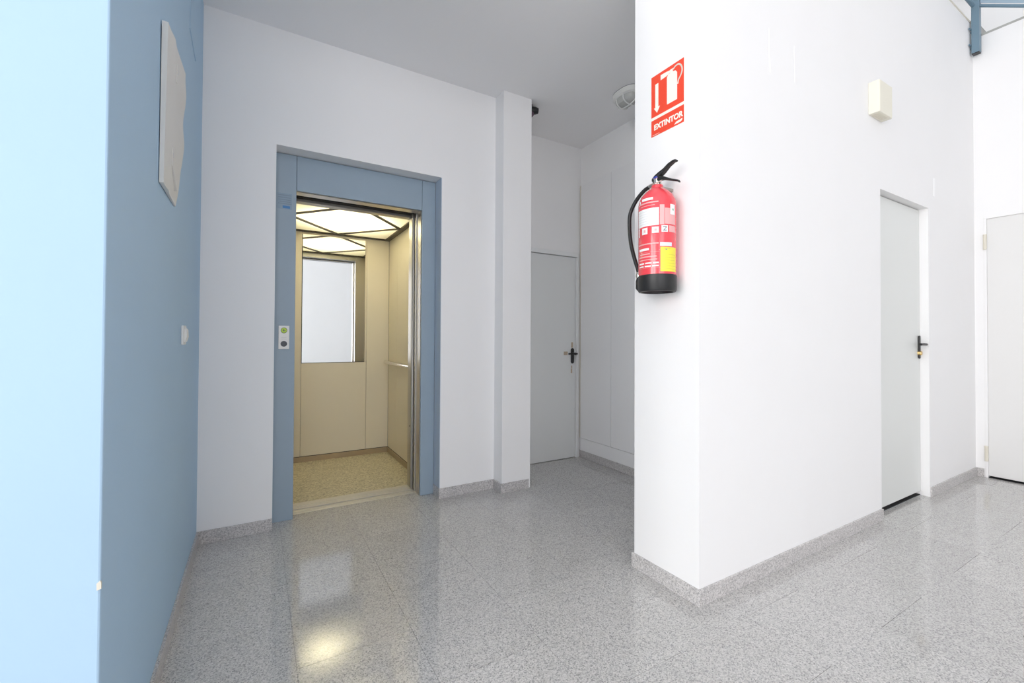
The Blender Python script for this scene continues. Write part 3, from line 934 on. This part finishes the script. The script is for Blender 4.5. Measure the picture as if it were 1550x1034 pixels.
# ------------------------------------------------------------ oval bulkhead lamp on the lobby ceiling
LX, LY = 2.318, 2.315
bl = thing('ceiling_lamp', 'oval white caged bulkhead lamp on the lobby ceiling, partly behind the pillar', 'lamp', (LX, LY, ZC))
# long axis along Y
def oval(rx, ry, n=40, p=2.4):
    out = []
    for i in range(n):
        a = 2*math.pi*i/n
        c, s = math.cos(a), math.sin(a)
        out.append((LX+rx*math.copysign(abs(c)**(2/p), c), LY+ry*math.copysign(abs(s)**(2/p), s)))
    return out


def stack(name, layers, m):
    bm = bmesh.new()
    rings = [[bm.verts.new((x, y, z)) for x, y in oval(rx, ry)] for rx, ry, z in layers]
    for a, b in zip(rings, rings[1:]):
        for i in range(len(a)):
            j = (i+1) % len(a)
            bm.faces.new([a[i], a[j], b[j], b[i]])
    bm.faces.new(rings[0])
    bm.faces.new(rings[-1][::-1])
    return link(name, bm, m, bl, 0, True)


stack('gasket', [(0.079, 0.115, ZC), (0.079, 0.115, ZC-0.005)], INK)
stack('base_rim', [(0.080, 0.116, ZC-0.005), (0.080, 0.116, ZC-0.038), (0.070, 0.104, ZC-0.046), (0.062, 0.096, ZC-0.046)], PLASTIC)
stack('glass_bowl', [(0.061, 0.095, ZC-0.044), (0.060, 0.092, ZC-0.062), (0.050, 0.078, ZC-0.082), (0.028, 0.050, ZC-0.092)], mat('frosted_grey_glass', (0.52, 0.52, 0.50, 1), 0.25))
cage = None
for k, (dx, dy, half) in enumerate(((0, 1, 0.100), (1, 0, 0.068), (1, 0, 0.060))):
    oy = (0, -0.028, 0.048)[k]
    pts = []
    for i in range(13):
        a = math.pi*i/12
        c = math.cos(a)
        pts.append((LX+dx*half*c, LY+oy+dy*half*c, ZC-0.040-0.062*math.sin(a)**0.6))
    bm = bmesh.new()
    tube(bm, pts, 0.0045, 10)
    link('cage_bar', bm, PLASTIC, bl, 0, True)

# black ceiling camera peeping out from behind the pilaster
sc_ = thing('security_camera', 'small black camera on the ceiling just behind the pilaster corner', 'camera', (1.80, 2.82, ZC))
bm = bmesh.new()
disc(bm, (1.800, 2.830, ZC), 'z', 0.024, -0.022, 0.0, 20)
link('mount', bm, BLACKM, sc_, 0, True)
bm = bmesh.new()
tube(bm, [(1.795, 2.83, ZC-0.040), (1.84, 2.81, ZC-0.042), (1.862, 2.80, ZC-0.043)], 0.026, 18, rr=[0.030, 0.028, 0.020])
link('housing', bm, BLACKM, sc_, 0, True)
bm = bmesh.new()
lathe(bm, [(0, ZC-0.092), (0.012, ZC-0.088), (0.022, ZC-0.074), (0.024, ZC-0.055), (0, ZC-0.055)], 1.812, 2.823, 20)
link('lens_dome', bm, mat('smoky_purple_plastic', (0.12, 0.07, 0.10, 1), 0.2), sc_, 0, True)

# ------------------------------------------------------------ coping and balustrade at the top right
cpg = struct('trim_2', [(XB, XE-0.06, YQ-0.004, 1.36, ZP, ZP+0.012)], CREAM, 'thin coping on the parapet of the long wall', 'trim')
struct('trim_3', [(XE-0.004, XE+0.165, YFR, YQ-0.035, ZT, ZT+0.016)], COPING, 'grey coping on the far right end wall', 'trim')
struct('trim_4', [(5.30, 6.6, YQ+0.02, YQ+0.10, 3.74, 3.88)], COPING, 'grey stringer edge beyond the balustrade post', 'trim')
bal = thing('balustrade', 'steel blue balustrade with post and rails at the top right corner', 'railing', (5.09, 1.158, 3.48))
boxes('post', [(5.062, 5.114, 1.128, 1.176, 3.480, 4.75)], RAILBLUE, bal, 0.004)
boxes('post', [(5.062, 5.114, 0.262, 0.310, 3.00, 4.25)], RAILBLUE, bal, 0.004)
for z in (3.550, 3.685):
    boxes('fixing_bracket', [(5.084, 5.094, 1.174, YQ+0.001, z-0.022, z-0.010), (5.02, 5.066, 1.172, 1.1815, z-0.012, z-0.004)], RAILBLUE, bal)
boxes('post_end', [(5.064, 5.112, 1.130, 1.174, 3.474, 3.480)], BLACKM, bal)


def rail(p, q, r=0.012, name='rail'):
    bm = bmesh.new()
    tube(bm, [p, q], r, 12)
    return link(name, bm, RAILBLUE, bal, 0, True)


rail((5.09, 1.13, 3.862), (5.09, 0.31, 3.312))
rail((5.09, 1.13, 4.62), (5.09, 0.31, 4.07))
rail((5.06, 1.165, 3.872), (1.70, 1.165, 3.872))
rail((5.06, 1.165, 4.62), (1.70, 1.165, 4.62))
bm = bmesh.new()
prism(bm, [(1.127, 3.882), (0.312, 3.335), (0.312, 4.04), (1.127, 4.59)], 'x', 5.087, 5.093)
link('infill_panel', bm, RAILPANEL, bal)
